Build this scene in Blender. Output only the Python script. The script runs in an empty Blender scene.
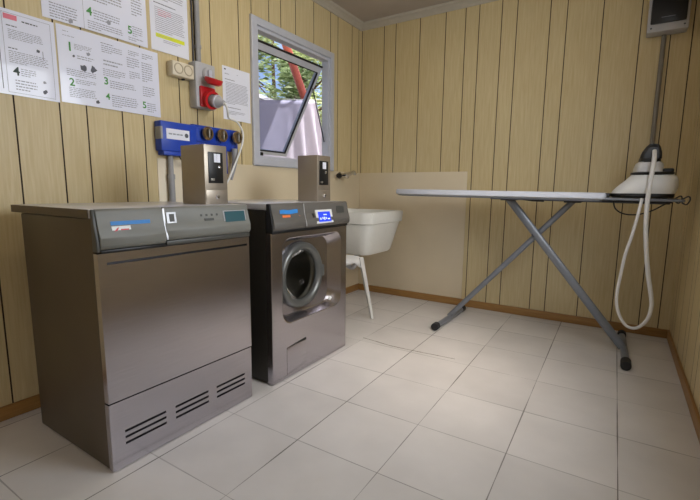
import bpy, bmesh, math, random
from mathutils import Vector, Matrix

random.seed(7)
scn = bpy.context.scene
COL = scn.collection
PI = math.pi

# ------------------------------------------------------------------ camera
YAW, PITCH, ROLL = -0.5689, -0.1431, 0.0100
FPX = 418.79
cam_d = bpy.data.cameras.new('camera')
cam = bpy.data.objects.new('camera', cam_d)
COL.objects.link(cam)
fw = Vector((math.sin(YAW)*math.cos(PITCH), math.cos(YAW)*math.cos(PITCH), math.sin(PITCH)))
rt0 = Vector((math.cos(YAW), -math.sin(YAW), 0))
up0 = rt0.cross(fw)
rt = rt0*math.cos(ROLL) + up0*math.sin(ROLL)
up = -rt0*math.sin(ROLL) + up0*math.cos(ROLL)
mw = Matrix((rt, up, -fw)).transposed().to_4x4()
mw.translation = Vector((1.9802, -1.1027, 0.9152))
cam.matrix_world = mw
cam_d.sensor_width = 36
cam_d.lens = FPX/700*36
cam_d.clip_start = 0.02
scn.camera = cam

# ------------------------------------------------------------------ sky, sun, daylight, exposure
world = bpy.data.worlds.new('sky')
scn.world = world
world.use_nodes = True
wn = world.node_tree
wbg = wn.nodes['Background']
sky = wn.nodes.new('ShaderNodeTexSky')
sky.sky_type = 'NISHITA'
sky.sun_disc = False
sky.sun_elevation = math.radians(50)
sky.sun_rotation = math.radians(120)
sky.dust_density = 7.0
sky.air_density = .8
wn.links.new(sky.outputs[0], wbg.inputs[0])
wbg.inputs[1].default_value = 0.34

sun_d = bpy.data.lights.new('sun', 'SUN')
sun_d.energy = 9.0
sun_d.angle = 0.02
sun_d.color = (1, .95, .86)
sun = bpy.data.objects.new('sun', sun_d)
COL.objects.link(sun)
sun.rotation_euler = Vector((-.12, -.62, -.98)).to_track_quat('-Z', 'Y').to_euler()

def area(name, loc, direction, sx, sy, power, color):
    d = bpy.data.lights.new(name, 'AREA')
    d.shape = 'RECTANGLE'
    d.size, d.size_y, d.energy, d.color = sx, sy, power, color
    o = bpy.data.objects.new(name, d)
    COL.objects.link(o)
    o.location = loc
    o.rotation_euler = Vector(direction).to_track_quat('-Z', 'Z').to_euler()
    return o
area('window_daylight', (2.372, .375, 1.475), (-1, 0, 0), 0.93, 0.93, 21.0, (.88, .94, 1))
area('doorway_daylight', (1.45, -2.80, 1.10), (0, 1, 0), 0.90, 1.9, 1.2, (1, .95, .88))
area('lamp_light', (0.85, 0.55, 2.235), (0, 0, -1), 0.10, 1.15, 3.9, (1, .90, .76))

vs = scn.view_settings
scn.display_settings.display_device = 'sRGB'
vs.view_transform = 'Standard'
vs.look = 'None'
vs.exposure = 0.17
vs.gamma = 1.0
vs.use_curve_mapping = False

# ------------------------------------------------------------------ materials
def lin(c):
    return tuple(((v/255)/12.92 if v/255 <= .04045 else ((v/255+.055)/1.055)**2.4) for v in c[:3])

def base_mat(name):
    m = bpy.data.materials.new(name)
    m.use_nodes = True
    nt = m.node_tree
    return m, nt, nt.nodes['Principled BSDF']

def pm(name, rgb, rough=.5, metal=0., var=.06, scale=30., bump=0., spec=.5, coat=0., stretch=(1, 1, 1), aniso=0.):
    """procedural principled material with a soft noise variation of colour"""
    m, nt, b = base_mat(name)
    c = lin(rgb)
    tc = nt.nodes.new('ShaderNodeTexCoord')
    mp = nt.nodes.new('ShaderNodeMapping')
    mp.inputs['Scale'].default_value = stretch
    nz = nt.nodes.new('ShaderNodeTexNoise')
    nz.inputs['Scale'].default_value = scale
    nz.inputs['Detail'].default_value = 4
    nt.links.new(tc.outputs['Object'], mp.inputs[0])
    nt.links.new(mp.outputs[0], nz.inputs['Vector'])
    rp = nt.nodes.new('ShaderNodeValToRGB')
    rp.color_ramp.elements[0].position = .3
    rp.color_ramp.elements[1].position = .7
    rp.color_ramp.elements[0].color = tuple(v*(1-var) for v in c)+(1,)
    rp.color_ramp.elements[1].color = tuple(min(1, v*(1+var)) for v in c)+(1,)
    nt.links.new(nz.outputs['Fac'], rp.inputs[0])
    nt.links.new(rp.outputs[0], b.inputs['Base Color'])
    b.inputs['Roughness'].default_value = rough
    b.inputs['Metallic'].default_value = metal
    b.inputs['Specular IOR Level'].default_value = spec
    b.inputs['Coat Weight'].default_value = coat
    if aniso:
        b.inputs['Anisotropic'].default_value = aniso
        tg = nt.nodes.new('ShaderNodeTangent')
        tg.direction_type = 'RADIAL'
        tg.axis = 'Z'
        nt.links.new(tg.outputs[0], b.inputs['Tangent'])
    if bump:
        bp = nt.nodes.new('ShaderNodeBump')
        bp.inputs['Strength'].default_value = bump
        bp.inputs['Distance'].default_value = .002
        nt.links.new(nz.outputs['Fac'], bp.inputs['Height'])
        nt.links.new(bp.outputs[0], b.inputs['Normal'])
    return m

def wood_mat(name, rgb, dark, scale=(34, 34, 1.6), rough=.45, lo=.35, hi=.75):
    m, nt, b = base_mat(name)
    tc = nt.nodes.new('ShaderNodeTexCoord')
    mp = nt.nodes.new('ShaderNodeMapping')
    mp.inputs['Scale'].default_value = scale
    n1 = nt.nodes.new('ShaderNodeTexNoise')
    n1.inputs['Scale'].default_value = 3.2
    n1.inputs['Detail'].default_value = 7
    n1.inputs['Distortion'].default_value = .6
    n2 = nt.nodes.new('ShaderNodeTexNoise')
    n2.inputs['Scale'].default_value = 1.3
    n2.inputs['Detail'].default_value = 2
    mx = nt.nodes.new('ShaderNodeMix'); mx.data_type = 'FLOAT'
    mx.inputs[0].default_value = .35
    rp = nt.nodes.new('ShaderNodeValToRGB')
    rp.color_ramp.elements[0].position = lo
    rp.color_ramp.elements[1].position = hi
    rp.color_ramp.elements[0].color = lin(dark)+(1,)
    rp.color_ramp.elements[1].color = lin(rgb)+(1,)
    L = nt.links.new
    L(tc.outputs['Object'], mp.inputs[0]); L(mp.outputs[0], n1.inputs['Vector']); L(tc.outputs['Object'], n2.inputs['Vector'])
    L(n1.outputs['Fac'], mx.inputs[2]); L(n2.outputs['Fac'], mx.inputs[3])
    L(mx.outputs[0], rp.inputs[0]); L(rp.outputs[0], b.inputs['Base Color'])
    b.inputs['Roughness'].default_value = rough
    return m

def tile_mat(name):
    """white floor tiles with thin grey grout, slightly turned against the walls"""
    m, nt, b = base_mat(name)
    N, L = nt.nodes.new, nt.links.new
    tc = N('ShaderNodeTexCoord')
    mp = N('ShaderNodeMapping')
    S = .3333
    ga = .0089
    mp.vector_type = 'TEXTURE'
    mp.inputs['Location'].default_value = (1.0532, 0.0, 0)
    mp.inputs['Rotation'].default_value = (0, 0, ga)
    mp.inputs['Scale'].default_value = (S, S*1.0137, 1)
    L(tc.outputs['Object'], mp.inputs[0])
    sx = N('ShaderNodeSeparateXYZ'); L(mp.outputs[0], sx.inputs[0])
    def math_(op, a, bb=None):
        n = N('ShaderNodeMath'); n.operation = op
        for i, v in enumerate((a, bb)):
            if v is None: continue
            if isinstance(v, (int, float)): n.inputs[i].default_value = v
            else: L(v, n.inputs[i])
        return n.outputs[0]
    def edge(v):
        f = math_('FRACT', v)
        return math_('MINIMUM', f, math_('SUBTRACT', 1.0, f))
    wob = N('ShaderNodeTexNoise'); wob.inputs['Scale'].default_value = 3.3
    L(tc.outputs['Object'], wob.inputs['Vector'])
    width = math_('ADD', math_('MULTIPLY', wob.outputs['Fac'], .018), -.0035)
    wob2 = N('ShaderNodeTexNoise'); wob2.inputs['Scale'].default_value = 1.7
    L(tc.outputs['Object'], wob2.inputs['Vector'])
    gx = math_('MULTIPLY', math_('LESS_THAN', edge(sx.outputs[0]), width), math_('ADD', .35, math_('MULTIPLY', wob2.outputs['Fac'], .9)))
    gy = math_('MULTIPLY', math_('LESS_THAN', edge(sx.outputs[1]), width), math_('SUBTRACT', 1.05, wob2.outputs['Fac']))
    g = math_('MINIMUM', math_('MAXIMUM', gx, gy), 1.0)
    # id of the tile
    fx, fy = math_('FLOOR', sx.outputs[0]), math_('FLOOR', sx.outputs[1])
    cb = N('ShaderNodeCombineXYZ'); L(fx, cb.inputs[0]); L(fy, cb.inputs[1])
    wn_ = N('ShaderNodeTexWhiteNoise'); L(cb.outputs[0], wn_.inputs['Vector'])
    st = N('ShaderNodeTexNoise'); st.inputs['Scale'].default_value = 4.5; st.inputs['Detail'].default_value = 6
    L(tc.outputs['Object'], st.inputs['Vector'])
    val = math_('ADD', math_('MULTIPLY', wn_.outputs['Value'], .25), math_('MULTIPLY', st.outputs['Fac'], .75))
    rp = N('ShaderNodeValToRGB')
    rp.color_ramp.elements[0].position = .25; rp.color_ramp.elements[0].color = lin((200, 197, 194))+(1,)
    rp.color_ramp.elements[1].position = .75; rp.color_ramp.elements[1].color = lin((218, 215, 212))+(1,)
    L(val, rp.inputs[0])
    mx = N('ShaderNodeMix'); mx.data_type = 'RGBA'
    L(g, mx.inputs[0]); L(rp.outputs[0], mx.inputs[6]); mx.inputs[7].default_value = lin((98, 95, 91))+(1,)
    L(mx.outputs[2], b.inputs['Base Color'])
    b.inputs['Roughness'].default_value = .42
    b.inputs['Specular IOR Level'].default_value = .4
    bp = N('ShaderNodeBump'); bp.inputs['Strength'].default_value = .4; bp.inputs['Distance'].default_value = .002; bp.invert = True
    L(g, bp.inputs['Height']); L(bp.outputs[0], b.inputs['Normal'])
    return m

def glass_mat(name, tint, refl=.06, rough=0.):
    m = bpy.data.materials.new(name); m.use_nodes = True
    nt = m.node_tree
    for n in list(nt.nodes): nt.nodes.remove(n)
    o = nt.nodes.new('ShaderNodeOutputMaterial')
    t = nt.nodes.new('ShaderNodeBsdfTransparent'); t.inputs[0].default_value = tint+(1,)
    g = nt.nodes.new('ShaderNodeBsdfGlossy'); g.inputs['Roughness'].default_value = rough
    f = nt.nodes.new('ShaderNodeLayerWeight'); f.inputs[0].default_value = refl
    x = nt.nodes.new('ShaderNodeMixShader')
    nt.links.new(f.outputs[0], x.inputs[0]); nt.links.new(t.outputs[0], x.inputs[1]); nt.links.new(g.outputs[0], x.inputs[2])
    nt.links.new(x.outputs[0], o.inputs[0])
    return m

def leaf_mat(name, c1, c2):
    m, nt, b = base_mat(name)
    oi = nt.nodes.new('ShaderNodeNewGeometry')
    rp = nt.nodes.new('ShaderNodeValToRGB')
    rp.color_ramp.elements[0].color = lin(c1)+(1,)
    rp.color_ramp.elements[1].color = lin(c2)+(1,)
    nt.links.new(oi.outputs['Random Per Island'], rp.inputs[0])
    nt.links.new(rp.outputs[0], b.inputs['Base Color'])
    b.inputs['Roughness'].default_value = .5
    tr = nt.nodes.new('ShaderNodeBsdfTranslucent')
    nt.links.new(rp.outputs[0], tr.inputs[0])
    mx = nt.nodes.new('ShaderNodeMixShader'); mx.inputs[0].default_value = .45
    nt.links.new(b.outputs[0], mx.inputs[1]); nt.links.new(tr.outputs[0], mx.inputs[2])
    nt.links.new(mx.outputs[0], nt.nodes['Material Output'].inputs[0])
    return m

def emit_mat(name, rgb, strength):
    m, nt, b = base_mat(name)
    b.inputs['Base Color'].default_value = lin(rgb)+(1,)
    b.inputs['Emission Color'].default_value = lin(rgb)+(1,)
    b.inputs['Emission Strength'].default_value = strength
    return m

M = {
 'wall': wood_mat('beech wall panelling', (216, 201, 160), (196, 176, 130)),
 'groove': pm('dark panel groove', (62, 46, 30), .8),
 'splash': pm('cream splash board', (214, 200, 172), .35, var=.04, scale=3),
 'skirting': wood_mat('orange brown skirting wood', (172, 132, 76), (144, 104, 54), scale=(3, 3, 40)),
 'ceiling': pm('grey ceiling paint', (172, 162, 152), .8, var=.05, scale=4),
 'coving': pm('pale grey coving plastic', (178, 171, 158), .5, var=.03),
 'tile': tile_mat('white floor tiles'),
 'outer': pm('outer wall paint', (190, 190, 185), .8),
 'steel': pm('brushed stainless steel', (184, 180, 186), .24, 1., var=.05, scale=6, stretch=(1, 1, 60), aniso=.5),
 'steel_side': pm('shade-toned steel side', (94, 84, 70), .45, .55, var=.04, scale=5),  # side turned from the light; that shade is in the base colour
 'washer_side': pm('shade-darkened washer side', (70, 68, 64), .5, .3, var=.04, scale=5),  # shade of the gap between the machines is baked into this tone
 'steel_top': pm('steel worktop with baked reflection', (206, 206, 210), .25, .25, var=.03, scale=8),  # sky reflection on the machine tops, painted in as a pale tone
 'fascia': pm('grey fascia plastic', (118, 118, 111), .5, .0, var=.03, scale=12),
 'fascia_dark': pm('dark grey fascia edge', (72, 72, 68), .45, .1, var=.03),
 'washer_fascia': pm('brown grey washer fascia', (96, 93, 88), .48, .1, var=.03),
 'bright': pm('bright silver plastic', (214, 215, 218), .3, .2, var=.02),
 'crack': pm('dark cracked joint', (112, 104, 88), .9, var=.4, scale=60),
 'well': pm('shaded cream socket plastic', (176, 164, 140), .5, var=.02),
 'ring': pm('grey porthole ring', (104, 106, 104), .35, .5, var=.03),
 'black': pm('black plastic', (18, 18, 19), .4, var=.1),
 'rubber': pm('black rubber', (28, 29, 32), .7, var=.1),
 'dark_metal': pm('dark drum steel', (150, 146, 138), .4, .6),
 'chrome': pm('chrome', (205, 205, 208), .12, 1., var=.02),
 'silver': pm('silver plastic', (188, 188, 190), .3, .5, var=.03),
 'white': pm('white plastic', (226, 226, 224), .4, var=.02),
 'white_sink': pm('white sink plastic', (222, 222, 216), .35, var=.02),
 'stool': pm('white stool plastic', (214, 214, 212), .45, var=.02),
 'cream': pm('cream socket plastic', (216, 206, 184), .4, var=.02),
 'grey_plastic': pm('light grey box plastic', (176, 176, 180), .45, var=.02),
 'conduit': pm('grey conduit plastic', (150, 150, 152), .5, var=.03),
 'conduit_dark': pm('dull grey conduit', (128, 122, 112), .5, var=.03),
 'red': pm('red plug plastic', (196, 22, 30), .35, var=.04),
 'blue': pm('blue plastic', (26, 66, 176), .4, var=.05),
 'brass': pm('tarnished brass', (146, 124, 92), .35, .9, var=.2),
 'paper': pm('white laminated paper', (230, 233, 250), .28, var=.01, scale=3, coat=.4),
 'paper_matt': pm('white paper', (230, 232, 244), .6, var=.01, scale=3),
 'ink': pm('grey printed ink', (150, 152, 164), .5, var=.15, scale=200),
 'ink_dark': pm('dark printed ink', (80, 82, 94), .5, var=.15, scale=200),
 'green': pm('green printed ink', (62, 140, 62), .5),
 'dark_green': pm('dark green printed ink', (40, 62, 54), .5),
 'pink': pm('pink printed ink', (226, 120, 140), .5),
 'yellow': pm('yellow highlighter', (214, 222, 40), .5),
 'alu': pm('blue grey aluminium', (192, 195, 206), .4, .1, var=.03),
 'gasket': pm('black gasket', (14, 15, 22), .6),
 'glass': glass_mat('window glass', (.80, .83, .90)),
 'porthole': glass_mat('porthole glass', (.62, .63, .61), .10),
 'sheet': pm('lilac white bed sheet', (190, 184, 204), .9, var=.03, scale=8),
 'sticker_blue': pm('blue sticker', (48, 132, 206), .5, var=.08, scale=60),
 'orange': pm('orange print', (226, 120, 60), .5),
 'lcd_teal': emit_mat('teal display', (18, 70, 78), .12),
 'lcd_blue': emit_mat('lit blue display', (28, 62, 214), .55),
 'lcd_white': emit_mat('lit white display symbols', (200, 215, 255), .6),
 'pad': pm('white ironing board cover', (206, 210, 220), .85, var=.03, scale=20, bump=.2),
 'leg_metal': pm('grey painted tube', (128, 133, 141), .4, .3, var=.04),
 'wire': pm('dark grey wire', (70, 72, 80), .4, .5, var=.05),
 'smoked': pm('smoked cover', (14, 14, 18), .35, var=.05),
 'bark': pm('tree bark', (92, 70, 54), .9, var=.3, scale=20, bump=.6),
 'red_pole': pm('red painted pole', (150, 72, 58), .6, var=.1),
 'leaf': leaf_mat('green leaves', (110, 130, 78), (204, 216, 168)),
 'leaf2': leaf_mat('dark green leaves', (84, 104, 70), (176, 192, 142)),
 'ground': pm('earth', (120, 112, 88), .95, var=.2, scale=4),
 'roof': pm('white roof sheet', (226, 226, 232), .6, var=.03),
 'lamp': emit_mat('lit fluorescent tube', (255, 246, 232), 4.0),
}

# ------------------------------------------------------------------ mesh helpers
class MB:
    def __init__(s): s.bm = bmesh.new()
    def box(s, x0, x1, y0, y1, z0, z1, bev=0., seg=2, mi=0):
        if x1 < x0: x0, x1 = x1, x0
        if y1 < y0: y0, y1 = y1, y0
        if z1 < z0: z0, z1 = z1, z0
        v = [s.bm.verts.new(p) for p in ((x0,y0,z0),(x1,y0,z0),(x1,y1,z0),(x0,y1,z0),(x0,y0,z1),(x1,y0,z1),(x1,y1,z1),(x0,y1,z1))]
        fs = [s.bm.faces.new([v[i] for i in q]) for q in ((0,3,2,1),(4,5,6,7),(0,1,5,4),(1,2,6,5),(2,3,7,6),(3,0,4,7))]
        for f in fs: f.material_index = mi
        if bev:
            es = list({e for f in fs for e in f.edges})
            bmesh.ops.bevel(s.bm, geom=es, offset=bev, segments=seg, profile=.5, affect='EDGES', clamp_overlap=True, material=-1)
        return s
    def quad(s, pts, mi=0):
        f = s.bm.faces.new([s.bm.verts.new(p) for p in pts]); f.material_index = mi
        return s
    def loft(s, loops, cap=(True, True), mi=0, ring=True):
        rows = [[s.bm.verts.new(p) for p in lp] for lp in loops]
        n = len(rows[0])
        for a, b in zip(rows, rows[1:]):
            for i in range(n if ring else n-1):
                j = (i+1) % n
                f = s.bm.faces.new((a[i], a[j], b[j], b[i])); f.material_index = mi
        if cap[0]: s.bm.faces.new(rows[0][::-1]).material_index = mi
        if cap[1]: s.bm.faces.new(rows[-1]).material_index = mi
        return s
    def tube(s, pts, r, seg=12, cap=True, r2=None, upv=None):
        """tube along pts; r may be a list; r2 gives an oval (r across, r2 along upv)"""
        P = [Vector(p) for p in pts]
        n = len(P)
        R = r if isinstance(r, (list, tuple)) else [r]*n
        T = []
        for i in range(n):
            a, b = P[max(i-1, 0)], P[min(i+1, n-1)]
            T.append((b-a).normalized())
        u = Vector(upv) if upv else (Vector((0, 0, 1)) if abs(T[0].z) < .9 else Vector((1, 0, 0)))
        loops = []
        for i in range(n):
            u = (u - T[i]*u.dot(T[i])).normalized()
            w = T[i].cross(u)
            k = (r2/R[i]) if r2 else 1
            loops.append([P[i] + u*math.cos(2*PI*j/seg)*R[i]*k + w*math.sin(2*PI*j/seg)*R[i] for j in range(seg)])
        return s.loft(loops, (cap, cap))
    def lathe(s, prof, org, axis, seg=40, cap=(False, False)):
        """prof: list of (radius, height along axis)"""
        a = Vector(axis).normalized()
        u = a.orthogonal().normalized(); w = a.cross(u)
        o = Vector(org)
        loops = [[o + a*h + (u*math.cos(2*PI*j/seg)+w*math.sin(2*PI*j/seg))*max(r, 1e-5) for j in range(seg)] for r, h in prof]
        return s.loft(loops, cap)
    def prism(s, pts, vec, bev=0., seg=2):
        vec = Vector(vec)
        a = [s.bm.verts.new(p) for p in pts]; b = [s.bm.verts.new(Vector(p)+vec) for p in pts]
        n = len(a); fs = [s.bm.faces.new(a[::-1]), s.bm.faces.new(b)]
        for i in range(n): fs.append(s.bm.faces.new((a[i], a[(i+1) % n], b[(i+1) % n], b[i])))
        if bev:
            bmesh.ops.bevel(s.bm, geom=list({e for f in fs for e in f.edges}), offset=bev, segments=seg, profile=.5, affect='EDGES', clamp_overlap=True, material=-1)
        return s
    def holed_panel(s, x0, x1, y0, y1, z0, z1, holes):
        """a flat panel facing +X with rectangular openings that run right through it"""
        ys = sorted({y0, y1, *[h[0] for h in holes], *[h[1] for h in holes]})
        zs = sorted({z0, z1, *[h[2] for h in holes], *[h[3] for h in holes]})
        def solid(i, j):
            if i < 0 or j < 0 or i >= len(ys)-1 or j >= len(zs)-1: return False
            cy, cz = (ys[i]+ys[i+1])/2, (zs[j]+zs[j+1])/2
            return not any(h[0] < cy < h[1] and h[2] < cz < h[3] for h in holes)
        for i in range(len(ys)-1):
            for j in range(len(zs)-1):
                if not solid(i, j): continue
                a, b, c, d = ys[i], ys[i+1], zs[j], zs[j+1]
                s.quad([(x1,a,c),(x1,b,c),(x1,b,d),(x1,a,d)])
                s.quad([(x0,a,c),(x0,a,d),(x0,b,d),(x0,b,c)])
                if not solid(i-1, j): s.quad([(x0,a,c),(x1,a,c),(x1,a,d),(x0,a,d)])
                if not solid(i+1, j): s.quad([(x1,b,c),(x0,b,c),(x0,b,d),(x1,b,d)])
                if not solid(i, j-1): s.quad([(x0,b,c),(x1,b,c),(x1,a,c),(x0,a,c)])
                if not solid(i, j+1): s.quad([(x0,a,d),(x1,a,d),(x1,b,d),(x0,b,d)])
        bmesh.ops.remove_doubles(s.bm, verts=s.bm.verts, dist=1e-6)
        return s
    def move(s, x, y, z):
        bmesh.ops.translate(s.bm, verts=s.bm.verts, vec=(x, y, z))
        return s
    def build(s, name, mat, parent=None, smooth=True, ang=35):
        me = bpy.data.meshes.new(name)
        bmesh.ops.recalc_face_normals(s.bm, faces=s.bm.faces)
        off = root_loc(parent)
        if off.length: bmesh.ops.translate(s.bm, verts=s.bm.verts, vec=-off)
        s.bm.to_mesh(me); s.bm.free()
        for m in (mat if isinstance(mat, (list, tuple)) else [mat]): me.materials.append(m)
        if smooth:
            me.shade_smooth()
            me.set_sharp_from_angle(angle=math.radians(ang))
        o = bpy.data.objects.new(name, me)
        COL.objects.link(o)
        if parent: o.parent = parent
        return o

def root_loc(o):
    v = Vector()
    while o is not None:
        v += o.location; o = o.parent
    return v

def thing(name, loc, label, cat, group=None):
    o = bpy.data.objects.new(name, None)
    COL.objects.link(o)
    o.location = loc
    o.empty_display_size = .05
    return tag(o, label, cat, group)

def tag(o, label, cat, group=None):
    o['label'] = label; o['category'] = cat
    if group: o['group'] = group
    return o

def struct(o):
    o['kind'] = 'structure'
    return o

def spline(pts, n=8):
    """Catmull-Rom through pts"""
    P = [Vector(p) for p in pts]; out = []
    for i in range(len(P)-1):
        a, b, c, d = P[max(i-1, 0)], P[i], P[i+1], P[min(i+2, len(P)-1)]
        for k in range(n):
            t = k/n
            out.append(.5*((2*b)+(c-a)*t+(2*a-5*b+4*c-d)*t*t+(3*b-a-3*c+d)*t**3))
    out.append(P[-1])
    return out

def rrect(cy, cz, hy, hz, r, x, n=64):
    """rounded rectangle loop in the plane x, sampled by angle so that loops can be lofted"""
    out = []
    for i in range(n):
        t = 2*PI*i/n + PI/n
        dy, dz = math.cos(t), math.sin(t)
        # superellipse-free: march to the boundary
        lo, hi = 0, 2*(hy+hz)
        for _ in range(40):
            m = (lo+hi)/2
            qx, qz = abs(dy*m)-(hy-r), abs(dz*m)-(hz-r)
            dd = math.hypot(max(qx, 0), max(qz, 0)) + min(max(qx, qz), 0) - r
            if dd < 0: lo = m
            else: hi = m
        out.append((x, cy+dy*lo, cz+dz*lo))
    return out

def circ(cy, cz, r, x, n=64):
    return [(x, cy+r*math.cos(2*PI*i/n+PI/n), cz+r*math.sin(2*PI*i/n+PI/n)) for i in range(n)]

# ------------------------------------------------------------------ the room
W, D, H, Y0 = 2.3135, 2.142, 2.30, -2.8
BACK_GROOVES = [.01, .222, .329, .541, .751, .903, 1.004, 1.164, 1.268, 1.481, 1.583, 1.790, 1.995, 2.148, 2.251]
LEFT_GROOVES = [-2.45, -2.24, -2.03, -1.88, -1.78, -1.62, -1.52, -1.31, -1.21, -1.0, -.82, -.67, -.502, -.398, -.241, -.136, .02, .125, .33, .437,
                .543, .75, .855, 1.008, 1.121, 1.271, 1.476, 1.687, 1.787, 1.994, 2.10]
RIGHT_GROOVES = [-2.5, -2.3, -2.1, -1.95, -1.85, -1.69, -1.58, -1.37, -1.27, -1.06, -.86, .18, .28, .49, .70, .85, .95, 1.11, 1.21, 1.42, 1.52, 1.73, 1.94, 2.04]

def panel_wall(name, length0, length1, grooves, to_world, hole=None):
    """planks with dark sunk grooves; to_world(u, depth, z), depth grows out of the room"""
    m = MB(); g = .0028; dp = .005; th = .06
    edges = [length0] + grooves + [length1]
    segs = []
    for a, b in zip(edges, edges[1:]):
        a2 = a + (g if a != length0 else 0); b2 = b - (g if b != length1 else 0)
        segs.append((a2, b2, 0))
        if b != length1: segs.append((b-g, b+g, 1))
    for a, b, mi in segs:
        cuts = [a, b]
        if hole:
            cuts = sorted({a, b, *[c for c in hole[:2] if a < c < b]})
        for u0, u1 in zip(cuts, cuts[1:]):
            um = (u0+u1)/2
            zr = [(0, H)]
            if hole and hole[0] < um < hole[1]: zr = [r for r in ((0, hole[2]), (hole[3], H)) if r[1] > r[0]]
            for z0, z1 in zr:
                d = dp if mi else 0
                m.quad([to_world(u0,d,z0), to_world(u1,d,z0), to_world(u1,d,z1), to_world(u0,d,z1)], mi)
        if mi:
            for u in (a, b):
                if hole and hole[0] < u < hole[1]:
                    for z0, z1 in ((0, hole[2]), (hole[3], H)):
                        if z1 > z0: m.quad([to_world(u,0,z0), to_world(u,dp,z0), to_world(u,dp,z1), to_world(u,0,z1)], 1)
                else:
                    m.quad([to_world(u,0,0), to_world(u,dp,0), to_world(u,dp,H), to_world(u,0,H)], 1)
    # outer skin
    cuts = [length0-.06, length1+.06] if not hole else [length0-.06, hole[0], hole[1], length1+.06]
    for u0, u1 in zip(cuts, cuts[1:]):
        um = (u0+u1)/2
        zr = [(-.05, H+.05)]
        if hole and hole[0] < um < hole[1]: zr = [(-.05, hole[2]), (hole[3], H+.05)]
        for z0, z1 in zr:
            if z1 > z0: m.quad([to_world(u0,th,z0), to_world(u1,th,z0), to_world(u1,th,z1), to_world(u0,th,z1)], 2)
    if hole:
        a, b, c, d = hole
        for P in ([(a,c),(a,d)], [(b,c),(b,d)], [(a,c),(b,c)], [(a,d),(b,d)]):
            (p, q), (r, s_) = P
            m.quad([to_world(p,0,q), to_world(r,0,s_), to_world(r,th,s_), to_world(p,th,q)], 2)
    o = m.build(name, [M['wall'], M['groove'], M['outer']], smooth=False)
    return struct(o)

WY0, WY1, WZ0, WZ1 = .838, 1.715, 1.062, 1.958      # outer size of the window frame
panel_wall('wall_left', Y0, D, LEFT_GROOVES, lambda u, d, z: (-d, u, z), (WY0+.012, WY1-.012, WZ0+.012, WZ1-.012))
panel_wall('wall_back', 0, W, BACK_GROOVES, lambda u, d, z: (u, D+d, z))
WIN2 = (-.10, .85, 1.0, 1.95)
DOOR = (1.0, 1.9, 0.0, 2.05)
panel_wall('wall_right', Y0, D, RIGHT_GROOVES, lambda u, d, z: (W+d, u, z), WIN2)
panel_wall('wall_near', 0, W, BACK_GROOVES, lambda u, d, z: (u, Y0-d, z), DOOR)

m = MB(); m.box(-.06, W+.06, Y0-.06, D+.06, -.08, 0)
struct(m.build('floor', M['tile'], smooth=False))
m = MB(); m.box(-.06, W+.06, Y0-.06, D+.06, H, H+.06)
struct(m.build('ceiling', M['ceiling'], smooth=False))

# cracked, darkened joint in the floor
c = MB()
pts_ = [(.70, 1.062), (.80, 1.050), (.90, 1.036), (1.0, 1.038), (1.10, 1.044), (1.20, 1.052), (1.29, 1.058)]
for (xa, ya), (xb, yb) in zip(pts_, pts_[1:]):
    wa, wb = random.uniform(.002, .005), random.uniform(.002, .005)
    c.quad([(xa, ya-wa, .0004), (xb, yb-wb, .0004), (xb, yb+wb, .0004), (xa, ya+wa, .0004)])
struct(c.build('trim_6', M['crack'], smooth=False))
# skirting boards
BZ, BT = .057, .012
def board(name, x0, x1, y0, y1):
    b = MB(); b.box(x0, x1, y0, y1, 0, BZ, .003)
    struct(b.build(name, M['skirting']))
board('baseboard_left', 0, BT, Y0, D-BT)
board('baseboard_back', 0, W, D-BT, D)
board('baseboard_right', W-BT, W, Y0+BT, D-BT)
board('baseboard_near', BT, DOOR[0]-.05, Y0, Y0+BT)
# coving along the ceiling (two stepped mouldings)
def coving(name, pts, vec):
    c = MB(); c.prism(pts, vec)
    struct(c.build(name, M['coving'], smooth=False))
coving('trim_1', [(0,Y0,H),(0,Y0,H-.048),(.012,Y0,H-.050),(.018,Y0,H-.034),(.030,Y0,H-.022),(.046,Y0,H-.014),(.052,Y0,H)], (0, D-Y0, 0))
coving('trim_2', [(0,D,H),(0,D,H-.048),(0,D-.012,H-.050),(0,D-.018,H-.034),(0,D-.030,H-.022),(0,D-.046,H-.014),(0,D-.052,H)], (W, 0, 0))
# cream splash boards over the lower half of the walls behind the machines and the sink
c = MB(); c.box(0, .004, .182, D-.004, BZ, 1.062, .001); struct(c.build('trim_3', M['splash']))
c = MB(); c.box(.004, .972, D-.004, D, BZ, 1.062, .001); struct(c.build('trim_4', M['splash']))

# second window in the right wall and the open doorway in the near wall, both out of the picture
w2_ = bpy.data.objects.new('window_2', None); COL.objects.link(w2_); w2_.location = (W, .375, 1.0); struct(w2_)
b = MB()
a0, a1, c0, c1 = WIN2
b.box(W-.018, W+.055, a0-.03, a0+.03, c0-.03, c1+.03); b.box(W-.018, W+.055, a1-.03, a1+.03, c0-.03, c1+.03)
b.box(W-.018, W+.055, a0, a1, c0-.03, c0+.03); b.box(W-.018, W+.055, a0, a1, c1-.03, c1+.03)
b.build('window_frame', M['alu'], w2_)
dr = bpy.data.objects.new('door_1', None); COL.objects.link(dr); dr.location = (1.45, Y0, 0); struct(dr)
b = MB()
b.box(DOOR[0]-.05, DOOR[0], Y0-.06, Y0+.015, 0, DOOR[3]+.05); b.box(DOOR[1], DOOR[1]+.05, Y0-.06, Y0+.015, 0, DOOR[3]+.05)
b.box(DOOR[0], DOOR[1], Y0-.06, Y0+.015, DOOR[3], DOOR[3]+.05)
b.build('door_frame', M['skirting'], dr)

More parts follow.
